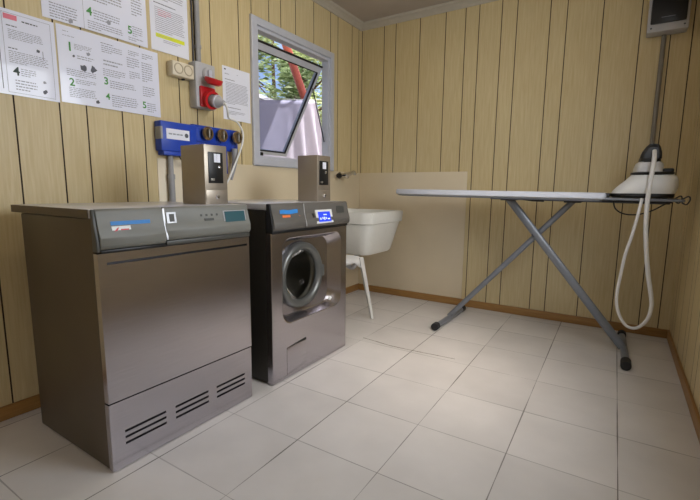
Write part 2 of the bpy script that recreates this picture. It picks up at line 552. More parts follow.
# ------------------------------------------------------------------ window with a top hung sash pushed outwards
win = bpy.data.objects.new('window_1', None); COL.objects.link(win); win.location = (0, (WY0+WY1)/2, WZ0); struct(win)
def rect(x, y0, y1, z0, z1): return [(x,y0,z0),(x,y1,z0),(x,y1,z1),(x,y0,z1)]
f = MB()
fwid = .066
f.loft([rect(-.055, WY0+.012, WY1-.012, WZ0+.012, WZ1-.012), rect(0, WY0+.012, WY1-.012, WZ0+.012, WZ1-.012), rect(.001, WY0, WY1, WZ0, WZ1), rect(.016, WY0, WY1, WZ0, WZ1),
        rect(.020, WY0+.005, WY1-.005, WZ0+.005, WZ1-.005),
        rect(.020, WY0+.045, WY1-.045, WZ0+.045, WZ1-.045), rect(.004, WY0+.047, WY1-.047, WZ0+.047, WZ1-.047),
        rect(.004, WY0+fwid, WY1-fwid, WZ0+fwid, WZ1-fwid), rect(-.055, WY0+fwid, WY1-fwid, WZ0+fwid, WZ1-fwid),
        rect(-.055, WY0+.012, WY1-.012, WZ0+.012, WZ1-.012)], (False, False))
fr = f.build('window_frame', M['alu'], win, smooth=False)
# sash: local s runs down the sash, n is its outward normal
top = Vector((-.045, 0, 1.850)); bot = Vector((-.425, 0, 1.185))
sd = (bot-top).normalized(); sn = Vector((-sd.z*-1, 0, sd.x*-1))
sn = Vector((sd.z, 0, -sd.x))           # points outwards (-X)
if sn.x > 0: sn = -sn
SL = (bot-top).length
SY0, SY1 = WY0+fwid+.004, WY1-fwid-.004
def sp(y, s_, n): return tuple(top + sd*s_ + sn*n + Vector((0, y, 0)))
def srect(n, i):
    t_ = i + (.024 if i > .015 else 0)
    return [sp(SY0+i, t_, n), sp(SY1-i, t_, n), sp(SY1-i, SL-i, n), sp(SY0+i, SL-i, n)]
s_ = MB()
s_.loft([srect(.0, 0), srect(.0, .026), srect(.030, .030), srect(.034, .030), srect(.034, 0), srect(0, 0)], (False, False))
sash = s_.build('window_sash', M['alu'], win, smooth=False)
g = MB(); g.loft([srect(-.0012, .025), srect(-.0012, .033), srect(.010, .034), srect(.010, .025), srect(-.0012, .025)], (False, False))
g.build('gasket', M['gasket'], sash, smooth=False)
g = MB(); g.loft([[sp(SY0, -.004, -.003), sp(SY1, -.004, -.003), sp(SY1, -.004, .034), sp(SY0, -.004, .034)], [sp(SY0, .008, -.003), sp(SY1, .008, -.003), sp(SY1, .008, .034), sp(SY0, .008, .034)]])
g.build('weather_seal', M['gasket'], sash, smooth=False)
g = MB(); g.loft([srect(.012, .031), srect(.016, .031)])
g.build('window_pane', M['glass'], sash, smooth=False)
for yy in (SY0+.012, SY1-.012):
    a = MB(); a.tube([(-.02, yy, 1.285), sp(yy, SL*.22, .006)], .005, 8)
    a.build('stay_arm', M['wire'], win)
    a = MB(); a.box(-.034, .004, yy-.014, yy+.014, WZ0+fwid, WZ0+fwid+.022, .003)
    a.build('stay_bracket', M['black'], win)

# ------------------------------------------------------------------ outside the window
ev = MB(); ev.box(-.95, -.06, Y0-.2, D+.3, 2.44, 2.50)  # unseen eave, added to keep the sun off the bed sheet
struct(ev.build('sun_shade_eave', M['roof'], smooth=False))
gm = MB(); gm.box(-16, 12, -12, 22, -.25, -.15)
o = gm.build('ground', M['ground'], smooth=False); struct(o)

def tree(name, label, x, y, h, crown, n, mat, trunk_r=.08, seed=1, base=.5, leaf=.07):
    rnd = random.Random(seed)
    t = thing(name, (x, y, -.15), label, 'tree')
    k = MB()
    k.tube(spline([(x, y, -.15), (x+.06, y+.03, h*.35), (x-.05, y+.04, h*.7), (x, y, h*.95)], 5), [trunk_r*(1-.6*i/15) for i in range(16)], 10)
    for b_ in range(7):
        a = rnd.uniform(0, 2*PI); z = h*rnd.uniform(base, .85); L = crown*rnd.uniform(.6, 1)
        k.tube([(x, y, z), (x+math.cos(a)*L*.5, y+math.sin(a)*L*.5, z+L*.35), (x+math.cos(a)*L, y+math.sin(a)*L, z+L*.5)], [trunk_r*.35, trunk_r*.22, trunk_r*.1], 6)
    k.build('trunk', M['bark'], t)
    l = MB()
    blobs = [(rnd.uniform(-1, 1)*crown, rnd.uniform(-1, 1)*crown, h*rnd.uniform(base, 1.05), rnd.uniform(.25, .5)*crown) for _ in range(22)]
    for i in range(n):
        bx, by, bz, br = rnd.choice(blobs)
        v = Vector((rnd.gauss(0, 1), rnd.gauss(0, 1), rnd.gauss(0, 1))).normalized()*br*rnd.uniform(.4, 1)
        c_ = Vector((x+bx, y+by, bz)) + v
        q = Matrix.Rotation(rnd.uniform(0, 2*PI), 3, 'Z') @ Matrix.Rotation(rnd.uniform(-.9, .9), 3, 'X')
        sl = leaf*rnd.uniform(.6, 1.3)
        pts = [c_ + q @ Vector(p)*sl for p in ((-1, 0, 0), (0, -.42, .12), (1, 0, -.1), (0, .42, .12))]
        l.quad(pts)
    l.build('foliage', M[mat], t, smooth=False)
    return t
tree('leafy_tree', 'bushy bright green tree outside the window behind the hanging sheet', -2.7, 4.7, 3.2, 1.1, 7000, 'leaf', seed=3, base=.3)
tree('leafy_tree', 'taller loose tree with thin branches at the top left of the window', -5.2, 3.0, 4.6, 1.2, 4500, 'leaf2', seed=5, base=.4)
tree('leafy_tree', 'dark green tree seen at the right end of the window opening', -2.0, 8.0, 4.6, 1.3, 5000, 'leaf2', seed=8, base=.3)
tree('leafy_tree', 'far pale green tree filling the middle of the window', -6.6, 8.2, 6.2, 2.1, 6500, 'leaf', seed=11, base=.15, leaf=.12)
p = MB(); p.tube([(-1.6, 4.78, -.15), (-1.6, 3.431, 1.978), (-1.6, 3.10, 2.50), (-1.6, 2.85, 2.9)], .05, 12)
tag(p.build('leaning_pole', M['red_pole']), 'red brown pole leaning outside the window among the trees', 'pole')

# bed sheet drying close to the window: the line, then the cloth with its folded right end
SHX = -.78
def sheet_pt(u, v):
    ytop = 1.50 + 1.02*u
    zt = 1.66 + .17*u
    y = ytop + v*.05*u + (v*.26*max(0, (u-.55)/.45)**1.3)
    z = zt - v*(.80 - .10*u)
    x = SHX + .012*math.sin(9*u+2*v) + (.055*math.sin(u*38))*v*max(0, (u-.5)/.5) + .02*v*math.sin(5*u)
    return (x, y, z)
sm = MB()
NU, NV = 60, 20
sm.loft([[sheet_pt(i/NU, j/NV) for i in range(NU+1)] for j in range(NV+1)], (False, False), ring=False)
tag(sm.build('bed_sheet', M['sheet'], ang=80), 'pale lilac bed sheet hung to dry just outside the open window', 'sheet')
for ob in (bpy.data.objects['bed_sheet'],):
    md = ob.modifiers.new('thickness', 'SOLIDIFY'); md.thickness = .002
for yy, zz, wh in ((.35, 1.477, 'left of'), (3.25, 1.96, 'right of')):
    lp_ = MB(); lp_.tube([(SHX, yy, -.15), (SHX, yy, zz+.02)], .02, 10)
    tag(lp_.build('line_post', M['conduit']), 'grey post holding the washing line ' + wh + ' the window', 'post', 'washing line posts')
cl = MB(); cl.tube([(SHX, .35, 1.477), (SHX, 1.4, 1.652), (SHX, 2.6, 1.852), (SHX, 3.25, 1.96)], .003, 8)
tag(cl.build('washing_line', M['white']), 'thin washing line outside the window carrying the bed sheet', 'line')
rt_ = thing('lean_to_roof', (-2.1, 3.1, -.15), 'sloping white roof edge outside behind the left end of the sheet', 'roof')
rf = MB(); rf.prism([(-1.9, 2.50, 2.075), (-1.9, 3.42, 1.975), (-1.9, 3.42, 2.020), (-1.9, 2.50, 2.120)], (-1.0, -.1, .15))
rf.build('roof_sheet', M['roof'], rt_, smooth=False)
for yy, zz in ((2.56, 2.07), (3.36, 1.985)):
    rf = MB(); rf.tube([(-1.94, yy, -.15), (-1.94, yy, zz)], .025, 8)
    rf.build('roof_post', M['bark'], rt_)

# ------------------------------------------------------------------ tumble dryer
DY0, DY1 = -.470, .139
dry = thing('tumble_dryer', (.36, (DY0+DY1)/2, 0), 'large stainless steel tumble dryer with three sets of vent slots, nearest the camera', 'tumble dryer', 'laundry machines along the left wall')
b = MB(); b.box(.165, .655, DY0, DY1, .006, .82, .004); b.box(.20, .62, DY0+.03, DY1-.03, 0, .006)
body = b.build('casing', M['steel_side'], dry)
# worktop
b = MB(); b.box(.105, .662, DY0-.006, DY1+.002, .822, .85, .004)
wt = b.build('worktop', M['steel_top'], dry)
b = MB(); b.box(.107, .658, DY0-.0075, DY0-.0055, .823, .849)
b.build('worktop_edge', M['steel_side'], wt)
# lower front with its slots
slots = []
for a, c in ((DY0+.046, -.276), (-.238, -.092), (-.052, .098)):
    for k in range(3): slots.append((a, c, .078+.021*k, .0865+.021*k))
b = MB(); b.holed_panel(  .656, .679, DY0, DY1, .004, .232, slots)
lp = b.build('vent_panel', M['steel'], dry, smooth=False)
b = MB(); b.box(.6555, .661, DY0+.02, DY1-.02, .06, .15)
b.build('slot_backing', M['black'], lp)
# big front flap with the sunk grip along its top
b = MB(); b.holed_panel(.658, .682, DY0, DY1, .238, .716, [(DY0+.026, DY1-.012, .680, .688)])
fl = b.build('front_door', M['steel'], dry, smooth=False)
b = MB(); b.box(.657, .664, DY0+.02, DY1-.01, .675, .693)
b.build('grip_recess', M['black'], fl)
b = MB(); b.box(.654, .660, DY0+.004, DY1-.004, .230, .240)
b.build('door_gap', M['black'], fl)
# control fascia
def fascia(y0, y1, x_top, x_bot, z0, z1, xb=.6625):
    return [(xb, y0, z1), (x_top-.006, y0, z1), (x_top, y0, z1-.006), (x_top+.006, y0, z1-.05), (x_bot, y0, z0+.035), (x_bot, y0, z0+.012), (x_bot-.008, y0, z0), (xb, y0, z0)]
def fx(z):      # front of the fascia at height z
    pts = [(.847, .676), (.80, .682), (.76, .694), (.74, .696)]
    for (za, xa), (zb, xb_) in zip(pts, pts[1:]):
        if z >= zb: return xa + (xb_-xa)*(za-z)/(za-zb)
    return .696
YS = -.248
b = MB(); b.prism(fascia(DY0+.006, YS, .676, .696, .728, .850), (0, YS-DY0-.006, 0), .002, 1)
f1 = b.build('detergent_flap', M['fascia'], dry, ang=50)
b = MB(); b.prism(fascia(YS+.003, DY1, .676, .696, .736, .850), (0, DY1-YS-.003, 0), .002, 1)
f2 = b.build('control_panel', M['fascia'], dry, ang=50)
b = MB(); b.box(.62, .690, YS+.003, DY1-.002, .719, .7355, .003)
b.build('lower_strip', M['fascia_dark'], f2)
b = MB(); b.prism([(.6625, DY0-.004, .849), (.672, DY0-.004, .849), (.680, DY0-.004, .80), (.690, DY0-.004, .755), (.690, DY0-.004, .722), (.6625, DY0-.004, .722)], (0, .010, 0), .002, 1)
b.build('end_cap', M['fascia_dark'], f1)
b = MB(); b.box(.62, .690, DY0+.008, YS, .7165, .7265, .002)  # black bar standing in for the shadow gap below the fascia
b.build('shadow_gap_bar', M['black'], f1)
b = MB(); b.loft([[(fx(z)+.0015, YS-.001, z), (fx(z)+.0015, YS+.006, z)] for z in (.846, .80, .76, .741)], (False, False), ring=False)
b.build('divider_strip', M['silver'], f2)
def decal(mat, name, par, y0, y1, z0, z1, off=.0012, fxx=None, th=.0014):
    ff = fxx or fx
    b = MB(); b.loft([[(ff(z0)+off, y0, z0), (ff(z0)+off, y1, z0), (ff(z1)+off, y1, z1), (ff(z1)+off, y0, z1)],
                      [(ff(z0)-th, y0, z0), (ff(z0)-th, y1, z0), (ff(z1)-th, y1, z1), (ff(z1)-th, y0, z1)]])
    return b.build(name, M[mat], par, smooth=False)
decal('sticker_blue', 'blue_sticker', f1, -.425, -.297, .800, .812)
bl = decal('white', 'white_label', f1, -.424, -.365, .777, .797)
b = MB(); b.quad([(fx(.781)+.002, -.419, .781), (fx(.784)+.002, -.408, .783), (fx(.794)+.002, -.402, .794), (fx(.790)+.002, -.410, .790)])
b.quad([(fx(.784)+.002, -.398, .784), (fx(.784)+.002, -.372, .784), (fx(.788)+.002, -.372, .788), (fx(.788)+.002, -.398, .788)])
b.build('red_mark', M['red'], bl, smooth=False)
sw = decal('silver', 'power_switch', f2, -.236, -.200, .795, .832, .002)
decal('fascia_dark', 'rocker', sw, -.226, -.208, .800, .826, .004)
for k in range(4):
    decal('fascia_dark', 'programme_light', f2, -.098+.024*k, -.090+.024*k, .812, .820, .0012)
decal('fascia_dark', 'start_button', f2, -.082, -.040, .795, .804, .003)
ds = decal('silver', 'display_bezel', f2, .008, .122, .781, .829, .0012)
decal('lcd_teal', 'display', ds, .014, .116, .785, .826, .003)
for k in range(4):
    decal('fascia_dark', 'push_button', f2, .022+.022*k, .034+.022*k, .760, .768, .002)

# ------------------------------------------------------------------ washing machine
VY0, VY1 = .265, .878
was = thing('washing_machine', (.36, (VY0+VY1)/2, 0), 'steel front-loading washing machine with round porthole and lit blue display', 'washing machine', 'laundry machines along the left wall')
def shell(x, i): return [(x, VY0+i, .012+i), (x, VY1-i, .012+i), (x, VY1-i, .82-i), (x, VY0+i, .82-i)]
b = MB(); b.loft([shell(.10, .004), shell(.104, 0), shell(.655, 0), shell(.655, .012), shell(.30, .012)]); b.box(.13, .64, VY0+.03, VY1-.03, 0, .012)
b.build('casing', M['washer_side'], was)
b = MB(); b.box(.085, .662, VY0-.003, VY1+.003, .822, .85, .004)
b.build('worktop', M['steel_top'], was)
# front with a moulded hollow around the door
cy, cz = .578, .482
XW = .690
front = MB()
n = 96
outer = rrect((VY0+VY1)/2, .366, (VY1-VY0)/2, .352, .004, XW, n)
# outer loop seen from the hollow's centre
def ray_rect(cy, cz, y0, y1, z0, z1, x, n):
    out = []
    for i in range(n):
        t = 2*PI*i/n + PI/n
        dy, dz = math.cos(t), math.sin(t)
        k = min([(y1-cy)/dy if dy > 1e-9 else 9, (y0-cy)/dy if dy < -1e-9 else 9, (z1-cz)/dz if dz > 1e-9 else 9, (z0-cz)/dz if dz < -1e-9 else 9])
        out.append((x, cy+dy*k, cz+dz*k))
    # snap the nearest sample to each corner
    for yc, zc in ((y0, z0), (y1, z0), (y0, z1), (y1, z1)):
        j = min(range(n), key=lambda i: (out[i][1]-yc)**2+(out[i][2]-zc)**2)
        out[j] = (x, yc, zc)
    return out
ZF0, ZF1 = .004, .718
front.loft([ray_rect(cy, cz, VY0, VY1, ZF0, ZF1, .655, n), ray_rect(cy, cz, VY0, VY1, ZF0, ZF1, XW-.004, n),
            ray_rect(cy, cz, VY0+.004, VY1-.004, ZF0+.004, ZF1-.004, XW, n),
            rrect(cy, cz, .244, .208, .060, XW, n), rrect(cy, cz, .239, .203, .058, XW-.003, n), rrect(cy-.022, cz+.002, .204, .188, .06, XW-.040, n), rrect(cy-.024, cz+.002, .198, .182, .06, XW-.046, n),
            circ(.517, .487, .168, XW-.048, n), circ(.517, .487, .160, XW-.07, n)], (False, False))
fp = front.build('front_panel', M['steel'], was, ang=18)
DC = (XW-.050, .517, .487)
b = MB(); b.lathe([(.166, 0), (.166, .018), (.160, .029), (.148, .033), (.134, .029), (.127, .016), (.124, .004)], DC, (1, 0, 0), 64)
ring = b.build('porthole_ring', M['ring'], was, ang=60)
b = MB(); b.lathe([(.126, .010), (.118, .000), (.100, -.030), (.07, -.050), (.03, -.058), (0, -.060)], DC, (1, 0, 0), 48)
b.build('porthole_glass', M['porthole'], ring, ang=80)
b = MB(); b.lathe([(.150, -.006), (.138, -.012), (.132, -.03), (.18, -.035), (.18, -.30), (0, -.30)], DC, (1, 0, 0), 48)
b.build('drum', M['dark_metal'], was, ang=50)
b = MB(); b.box(DC[0]+.006, DC[0]+.034, .517+.150, .517+.174, .455, .52, .008)
b.build('door_handle', M['ring'], ring)
b = MB(); b.lathe([(0, .014), (.010, .013), (.013, .009), (.013, 0)], (XW-.040, .762, .312), (1, 0, 0), 20)  # small white dot in the lower right corner of the hollow
b.build('white_dot', M['white'], fp)
# service flap at the foot
b = MB(); b.box(XW-.002, XW+.0015, .361, .507, .018, .158, .001)
sf = b.build('service_flap', M['steel'], was)
b = MB(); b.prism([(XW+.0008, .375, .158), (XW+.0008, .506, .158), (XW+.0008, .506, .170), (XW+.0008, .44, .165)], (.001, 0, 0))
b.build('finger_slot', M['black'], sf)
def wx(z): return fx(z) + .010
WS = .494
b = MB(); b.prism(fascia(VY0+.006, WS, .686, .706, .728, .850), (0, WS-VY0-.006, 0), .002, 1)
w1 = b.build('detergent_drawer', M['washer_fascia'], was, ang=50)
b = MB(); b.prism(fascia(WS+.003, VY1+.006, .686, .706, .728, .850), (0, VY1+.006-WS-.003, 0), .002, 1)
w2 = b.build('control_panel', M['washer_fascia'], was, ang=50)
b = MB(); b.prism([(.6625, VY0-.002, .849), (.682, VY0-.002, .849), (.690, VY0-.002, .80), (.700, VY0-.002, .755), (.700, VY0-.002, .722), (.6625, VY0-.002, .722)], (0, .008, 0), .002, 1)
b.build('end_cap', M['rubber'], w1)
b = MB(); b.box(.62, .694, VY0+.002, VY1+.002, .7165, .7275, .002)  # black bar drawn for the shadow under the washer fascia
b.build('shadow_gap_bar', M['black'], w2)
b = MB(); b.loft([[(wx(z)+.0015, WS-.001, z), (wx(z)+.0015, WS+.006, z)] for z in (.846, .80, .76, .736)], (False, False), ring=False)
b.build('divider_strip', M['silver'], w2)
def wdecal(mat, name, par, y0, y1, z0, z1, off=.0012): return decal(mat, name, par, y0, y1, z0, z1, off, wx)
bs = MB()
N = 16
rows = []
for i in range(N+1):
    u = i/N; y = .322+.125*u
    z1 = .820+.0015*math.sin(u*9); z0 = .802+.0015*math.sin(u*7+1)
    rows.append([(wx(z0)+.0012, y, z0), (wx(z1)+.0012, y, z1)])
bs.loft(rows, (False, False), ring=False)
bs.build('blue_sticker', M['sticker_blue'], w1, smooth=False)
ol = MB(); ol.quad([(wx(.786)+.0012, .335, .786), (wx(.786)+.0012, .390, .786), (wx(.796)+.0012, .390, .796), (wx(.796)+.0012, .335, .796)])
ol.build('orange_print', M['orange'], w1, smooth=False)
ol = MB(); ol.quad([(wx(.792)+.0012, .452, .790), (wx(.776)+.0012, .488, .770), (wx(.776)+.0012, .488, .774), (wx(.794)+.0012, .452, .794)])
ol.build('orange_stroke', M['orange'], w1, smooth=False)
bz = wdecal('white', 'display_bezel', w2, .580, .722, .744, .812, .003)
lc = wdecal('lcd_blue', 'display', bz, .598, .702, .752, .802, .0045)
im = MB()
for (a, b_, c_, d_) in ((.606, .616, .762, .773), (.626, .634, .765, .775), (.640, .648, .760, .776), (.655, .663, .764, .774), (.671, .690, .762, .768), (.64, .67, .785, .789)):
    im.quad([(wx(c_)+.0052, a, c_), (wx(c_)+.0052, b_, c_), (wx(d_)+.0052, b_, d_), (wx(d_)+.0052, a, d_)])
im.build('display_symbols', M['lcd_white'], lc, smooth=False)
wdecal('black', 'card_slot', w2, .553, .567, .772, .796, .002)
wdecal('fascia_dark', 'round_key_field', w2, .772, .842, .790, .828, .0015)

# ------------------------------------------------------------------ coin boxes on top of both machines
def coin_box(x1, y0, wid, hgt, dep, label):
    z0 = .85
    t = thing('coin_box', (x1-dep/2, y0+wid/2, z0), label, 'coin box', 'coin boxes on the laundry machines')
    b = MB(); b.box(x1-dep, x1, y0, y0+wid, z0, z0+hgt, .003)
    b.build('housing', M['coin'], t)
    b = MB(); b.box(x1-.002, x1+.003, y0+.018, y0+wid-.024, z0+hgt*.36, z0+hgt*.88, .001)
    cp = b.build('coin_panel', M['black'], t)
    b = MB(); b.box(x1+.002, x1+.0045, y0+.045, y0+.058, z0+hgt*.71, z0+hgt*.855); b.box(x1+.002, x1+.0045, y0+.0595, y0+.076, z0+hgt*.71, z0+hgt*.855)
    b.build('price_card', M['paper_matt'], cp, smooth=False)
    b = MB(); b.lathe([(0, .007), (.006, .006), (.008, .003), (.008, 0)], (x1+.003, y0+.070, z0+hgt*.63), (1, 0, 0), 20)
    b.build('return_button', M['chrome'], cp)
    b = MB(); b.box(x1+.002, x1+.007, y0+.026, y0+.044, z0+hgt*.40, z0+hgt*.44, .001)
    b.build('return_cup', M['dark_metal'], cp)
    b = MB(); b.box(x1-.001, x1+.002, y0+.003, y0+wid-.003, z0+.006, z0+hgt*.245, .001)
    dw = b.build('cash_drawer', M['coin'], t)
    b = MB(); b.lathe([(0, .008), (.005, .008), (.009, .004), (.010, 0)], (x1+.002, y0+wid*.5, z0+hgt*.125), (1, 0, 0), 20)
    b.build('lock', M['chrome'], dw)
    return t
M['coin'] = pm('coin box steel', (164, 154, 140), .42, .75, var=.03, scale=6)
coin_box(.575, .013, .115, .239, .148, 'steel coin box with white price card standing on the tumble dryer')
coin_box(.600, .722, .122, .247, .135, 'steel coin box standing on the washing machine below the window')

# ------------------------------------------------------------------ sheets of paper on the left wall
def paper(name, label, y0, y1, z0, z1, mat, content, bulge=.003, tilt=0., curl=0.):
    def P(u, v, off=0.):
        x = .0020 + bulge*4*u*(1-u)*(1-.3*v) + tilt*v + curl*(u*u)*v + off
        return Vector((x, y0+(y1-y0)*u, z0+(z1-z0)*v))
    b = MB(); NU, NV = 14, 10
    mats = ['paper' if mat == 'paper' else 'paper_matt', 'ink', 'ink_dark', 'green', 'dark_green', 'pink', 'yellow']
    fr_ = [[b.bm.verts.new(P(i/NU, j/NV)) for i in range(NU+1)] for j in range(NV+1)]
    bk_ = [[b.bm.verts.new(P(i/NU, j/NV, -.0007)) for i in range(NU+1)] for j in range(NV+1)]
    for j in range(NV):
        for i in range(NU):
            b.bm.faces.new((fr_[j][i], fr_[j][i+1], fr_[j+1][i+1], fr_[j+1][i]))
            b.bm.faces.new((bk_[j][i], bk_[j+1][i], bk_[j+1][i+1], bk_[j][i+1]))
    for j in range(NV):
        for i in (0, NU): b.bm.faces.new((fr_[j][i], fr_[j+1][i], bk_[j+1][i], bk_[j][i]))
    for i in range(NU):
        for j in (0, NV): b.bm.faces.new((fr_[j][i], bk_[j][i], bk_[j][i+1], fr_[j][i+1]))
    rnd = random.Random(len(label))
    asp = (y1-y0)/(z1-z0)
    def face(vs_, col):
        try: b.bm.faces.new(vs_).material_index = mats.index(col)
        except ValueError: pass
    def bar(col, u0, u1, v0, v1):
        k = max(1, int((u1-u0)/.07)); kv = max(1, int((v1-v0)/.1))
        for i in range(k):
            a, c = u0+(u1-u0)*i/k, u0+(u1-u0)*(i+1)/k
            for q in range(kv):
                d, e = v0+(v1-v0)*q/kv, v0+(v1-v0)*(q+1)/kv
                face([b.bm.verts.new(P(uu, vv, .0006)) for uu, vv in ((a, d), (c, d), (c, e), (a, e))], col)
    for it in content:
        if it[0] == 'bar': bar(*it[1:])
        elif it[0] == 'text':           # colour, u0, u1, v0, v1, lines
            _, col, u0, u1, v0, v1, nl = it
            for k in range(nl):
                v = v1 - (v1-v0)*(k+.5)/nl
                h_ = (v1-v0)/nl*.36
                u = u0
                end = u1 if k < nl-1 else u0+(u1-u0)*rnd.uniform(.4, .8)
                end -= (u1-u0)*rnd.uniform(0, .1)
                while u < end:
                    w_ = min(rnd.uniform(.010, .034), end-u)
                    bar(col, u, u+w_, v-h_/2, v+h_/2)
                    u += w_ + .006
        elif it[0] == 'frame':
            _, col, u0, u1, v0, v1 = it
            e = .003; ev = e*asp
            bar(col, u0, u1, v0, v0+ev); bar(col, u0, u1, v1-ev, v1); bar(col, u0, u0+e, v0, v1); bar(col, u1-e, u1, v0, v1)
        elif it[0] == 'fig':            # small drawing: an irregular dark shape
            _, col, u, v, r = it
            pts = []
            for i in range(10):
                a = 2*PI*i/10; rr = r*rnd.uniform(.6, 1.1)
                pts.append(b.bm.verts.new(P(u+rr*math.cos(a), v+rr*asp*math.sin(a), .0007)))
            face(pts, col)
        elif it[0] == 'digit':          # the step numbers
            _, col, ch, u, v, hgt = it
            cu = bpy.data.curves.new('digit', 'FONT'); cu.body = ch; cu.size = 1.0; cu.offset = .02
            tmp = bpy.data.objects.new('digit', cu); COL.objects.link(tmp)
            bpy.context.view_layer.update()
            me = bpy.data.meshes.new_from_object(tmp.evaluated_get(bpy.context.evaluated_depsgraph_get()))
            bpy.data.objects.remove(tmp); bpy.data.curves.remove(cu)
            vs_ = [b.bm.verts.new(P(u + w.co.x*hgt*1.4/asp, v + w.co.y*hgt*1.4, .0008)) for w in me.vertices]
            for pl in me.polygons: face([vs_[i] for i in pl.vertices], col)
            bpy.data.meshes.remove(me)
    o = b.build(name, [M[k] for k in mats], ang=60)
    return tag(o, label, 'poster', 'notices on the left wall')

paper('instruction_poster', 'white instruction sheet at the far left edge with pink heading and step 4', -.665, -.238, 1.259, 1.567, 'paper', [
    ('bar', 'ink_dark', .555, .560, .06, .93), ('frame', 'ink', .592, .965, .03, .96),
    ('text', 'ink', .02, .54, .08, .90, 20),
    ('bar', 'pink', .605, .705, .885, .945), ('text', 'ink_dark', .74, .93, .875, .915, 1),
    ('text', 'ink_dark', .62, .74, .80, .83, 1), ('text', 'ink', .63, .91, .66, .78, 6),
    ('fig', 'ink_dark', .85, .59, .018), ('bar', 'ink_dark', .885, .889, .50, .60),
    ('text', 'ink_dark', .62, .77, .54, .57, 1), ('text', 'ink', .62, .93, .38, .53, 7),
    ('digit', 'dark_green', '4', .640, .245, .10), ('text', 'ink', .70, .82, .24, .34, 4), ('text', 'ink', .65, .82, .06, .2, 4),
    ('fig', 'ink', .88, .22, .015), ('fig', 'ink_dark', .88, .10, .022)], .003)
paper('instruction_poster', 'white sheet with five green step numbers hung lowest beside the far left sheet', -.231, .215, 1.264, 1.570, 'paper', [
    ('text', 'ink', .05, .12, .92, .94, 1), ('text', 'ink', .05, .27, .865, .885, 1),
    ('digit', 'green', '1', .075, .69, .115), ('text', 'ink', .14, .30, .72, .80, 4), ('fig', 'ink', .26, .70, .02),
    ('fig', 'ink_dark', .21, .50, .035), ('fig', 'ink_dark', .30, .51, .035), ('fig', 'ink_dark', .13, .63, .014),
    ('text', 'ink', .06, .34, .36, .46, 4),
    ('digit', 'green', '2', .075, .235, .10), ('text', 'ink', .13, .33, .27, .34, 3), ('text', 'ink', .07, .32, .08, .22, 6), ('fig', 'ink_dark', .32, .07, .02),
    ('text', 'ink_dark', .385, .58, .90, .92, 1), ('text', 'ink', .39, .60, .78, .89, 4), ('text', 'ink', .40, .60, .60, .70, 2),
    ('digit', 'green', '3', .39, .345, .10), ('text', 'ink', .45, .73, .30, .42, 4),
    ('digit', 'green', '4', .40, .135, .09), ('text', 'ink', .46, .74, .04, .22, 6),
    ('text', 'ink', .39, .62, .46, .57, 4), ('text', 'ink', .66, .78, .50, .62, 4), ('text', 'ink', .16, .33, .60, .66, 2), ('text', 'ink', .81, .94, .84, .93, 3),
    ('text', 'ink', .66, .78, .84, .92, 3), ('text', 'ink', .64, .78, .66, .82, 5), ('text', 'ink', .80, .93, .50, .80, 9), ('text', 'ink', .80, .94, .28, .44, 5),
    ('digit', 'green', '5', .785, .105, .10), ('text', 'ink', .84, .95, .05, .20, 5)], .004)
paper('instruction_poster', 'glossy white sheet with green steps 4 and 5 hung above the others at the top', -.276, .166, 1.580, 1.886, 'paper', [
    ('text', 'ink', .06, .30, .02, .22, 6), ('fig', 'ink', .23, .04, .025), ('bar', 'ink', .345, .348, .0, .95),
    ('digit', 'green', '4', .375, .20, .11), ('text', 'ink', .44, .70, .16, .30, 4), ('text', 'ink', .38, .74, .02, .14, 4), ('fig', 'ink', .58, .18, .03),
    ('digit', 'green', '5', .775, .13, .11), ('text', 'ink', .83, .95, .10, .26, 5), ('text', 'ink', .78, .95, .03, .09, 2),
    ('digit', 'green', '1', .075, .70, .11), ('digit', 'green', '2', .375, .70, .11), ('digit', 'green', '3', .775, .70, .11),
    ('text', 'ink', .13, .33, .40, .80, 10), ('text', 'ink', .44, .74, .40, .80, 10), ('text', 'ink', .83, .95, .40, .80, 10)], .006)
paper('notice_sheet', 'white typed page with a yellow highlighted line, hung above the double socket', .185, .397, 1.583, 1.883, 'paper_matt', [
    ('text', 'ink_dark', .10, .92, .72, .76, 1), ('text', 'ink', .10, .9, .80, .94, 4), ('text', 'ink', .12, .90, .30, .69, 13), ('text', 'pink', .2, .55, .55, .66, 4),
    ('bar', 'yellow', .12, .88, .215, .275), ('text', 'ink', .16, .84, .235, .255, 1), ('text', 'ink', .30, .80, .15, .20, 2)], .003)
paper('notice_sheet', 'white typed page beside the window frame, right of the red plug', .616, .829, 1.316, 1.613, 'paper_matt', [
    ('bar', 'ink_dark', .06, .12, .93, .955), ('text', 'ink', .08, .35, .84, .88, 1), ('text', 'ink', .5, .6, .87, .90, 1), ('text', 'ink_dark', .08, .92, .745, .775, 1),
    ('text', 'ink', .10, .92, .30, .72, 15), ('text', 'ink_dark', .10, .88, .22, .25, 1), ('text', 'ink', .15, .8, .10, .18, 3)], .003)

# ------------------------------------------------------------------ electrics and pipes on the left wall
sk = thing('double_socket', (0, .342, 1.495), 'cream double power socket mounted on the wall below the typed page', 'socket')
b = MB(); b.box(.0, .052, .261, .387, 1.475, 1.546, .006)
pl = b.build('back_box', M['cream'], sk)
for yy in (.296, .352):
    b = MB(); b.lathe([(.027, .0515), (.0245, .054), (.021, .054), (.019, .042), (0, .042)], (0, yy, 1.512), (1, 0, 0), 28)
    so = b.build('socket_well', M['well'], sk)
    b = MB(); b.lathe([(.004, .0425), (0, .0425)], (0, yy, 1.512), (1, 0, 0), 10)
    b.build('pin_hole', M['black'], so)
b = MB(); b.box(.012, .03, .335, .347, 1.467, 1.475, .002)
b.build('cable_entry', M['black'], sk)

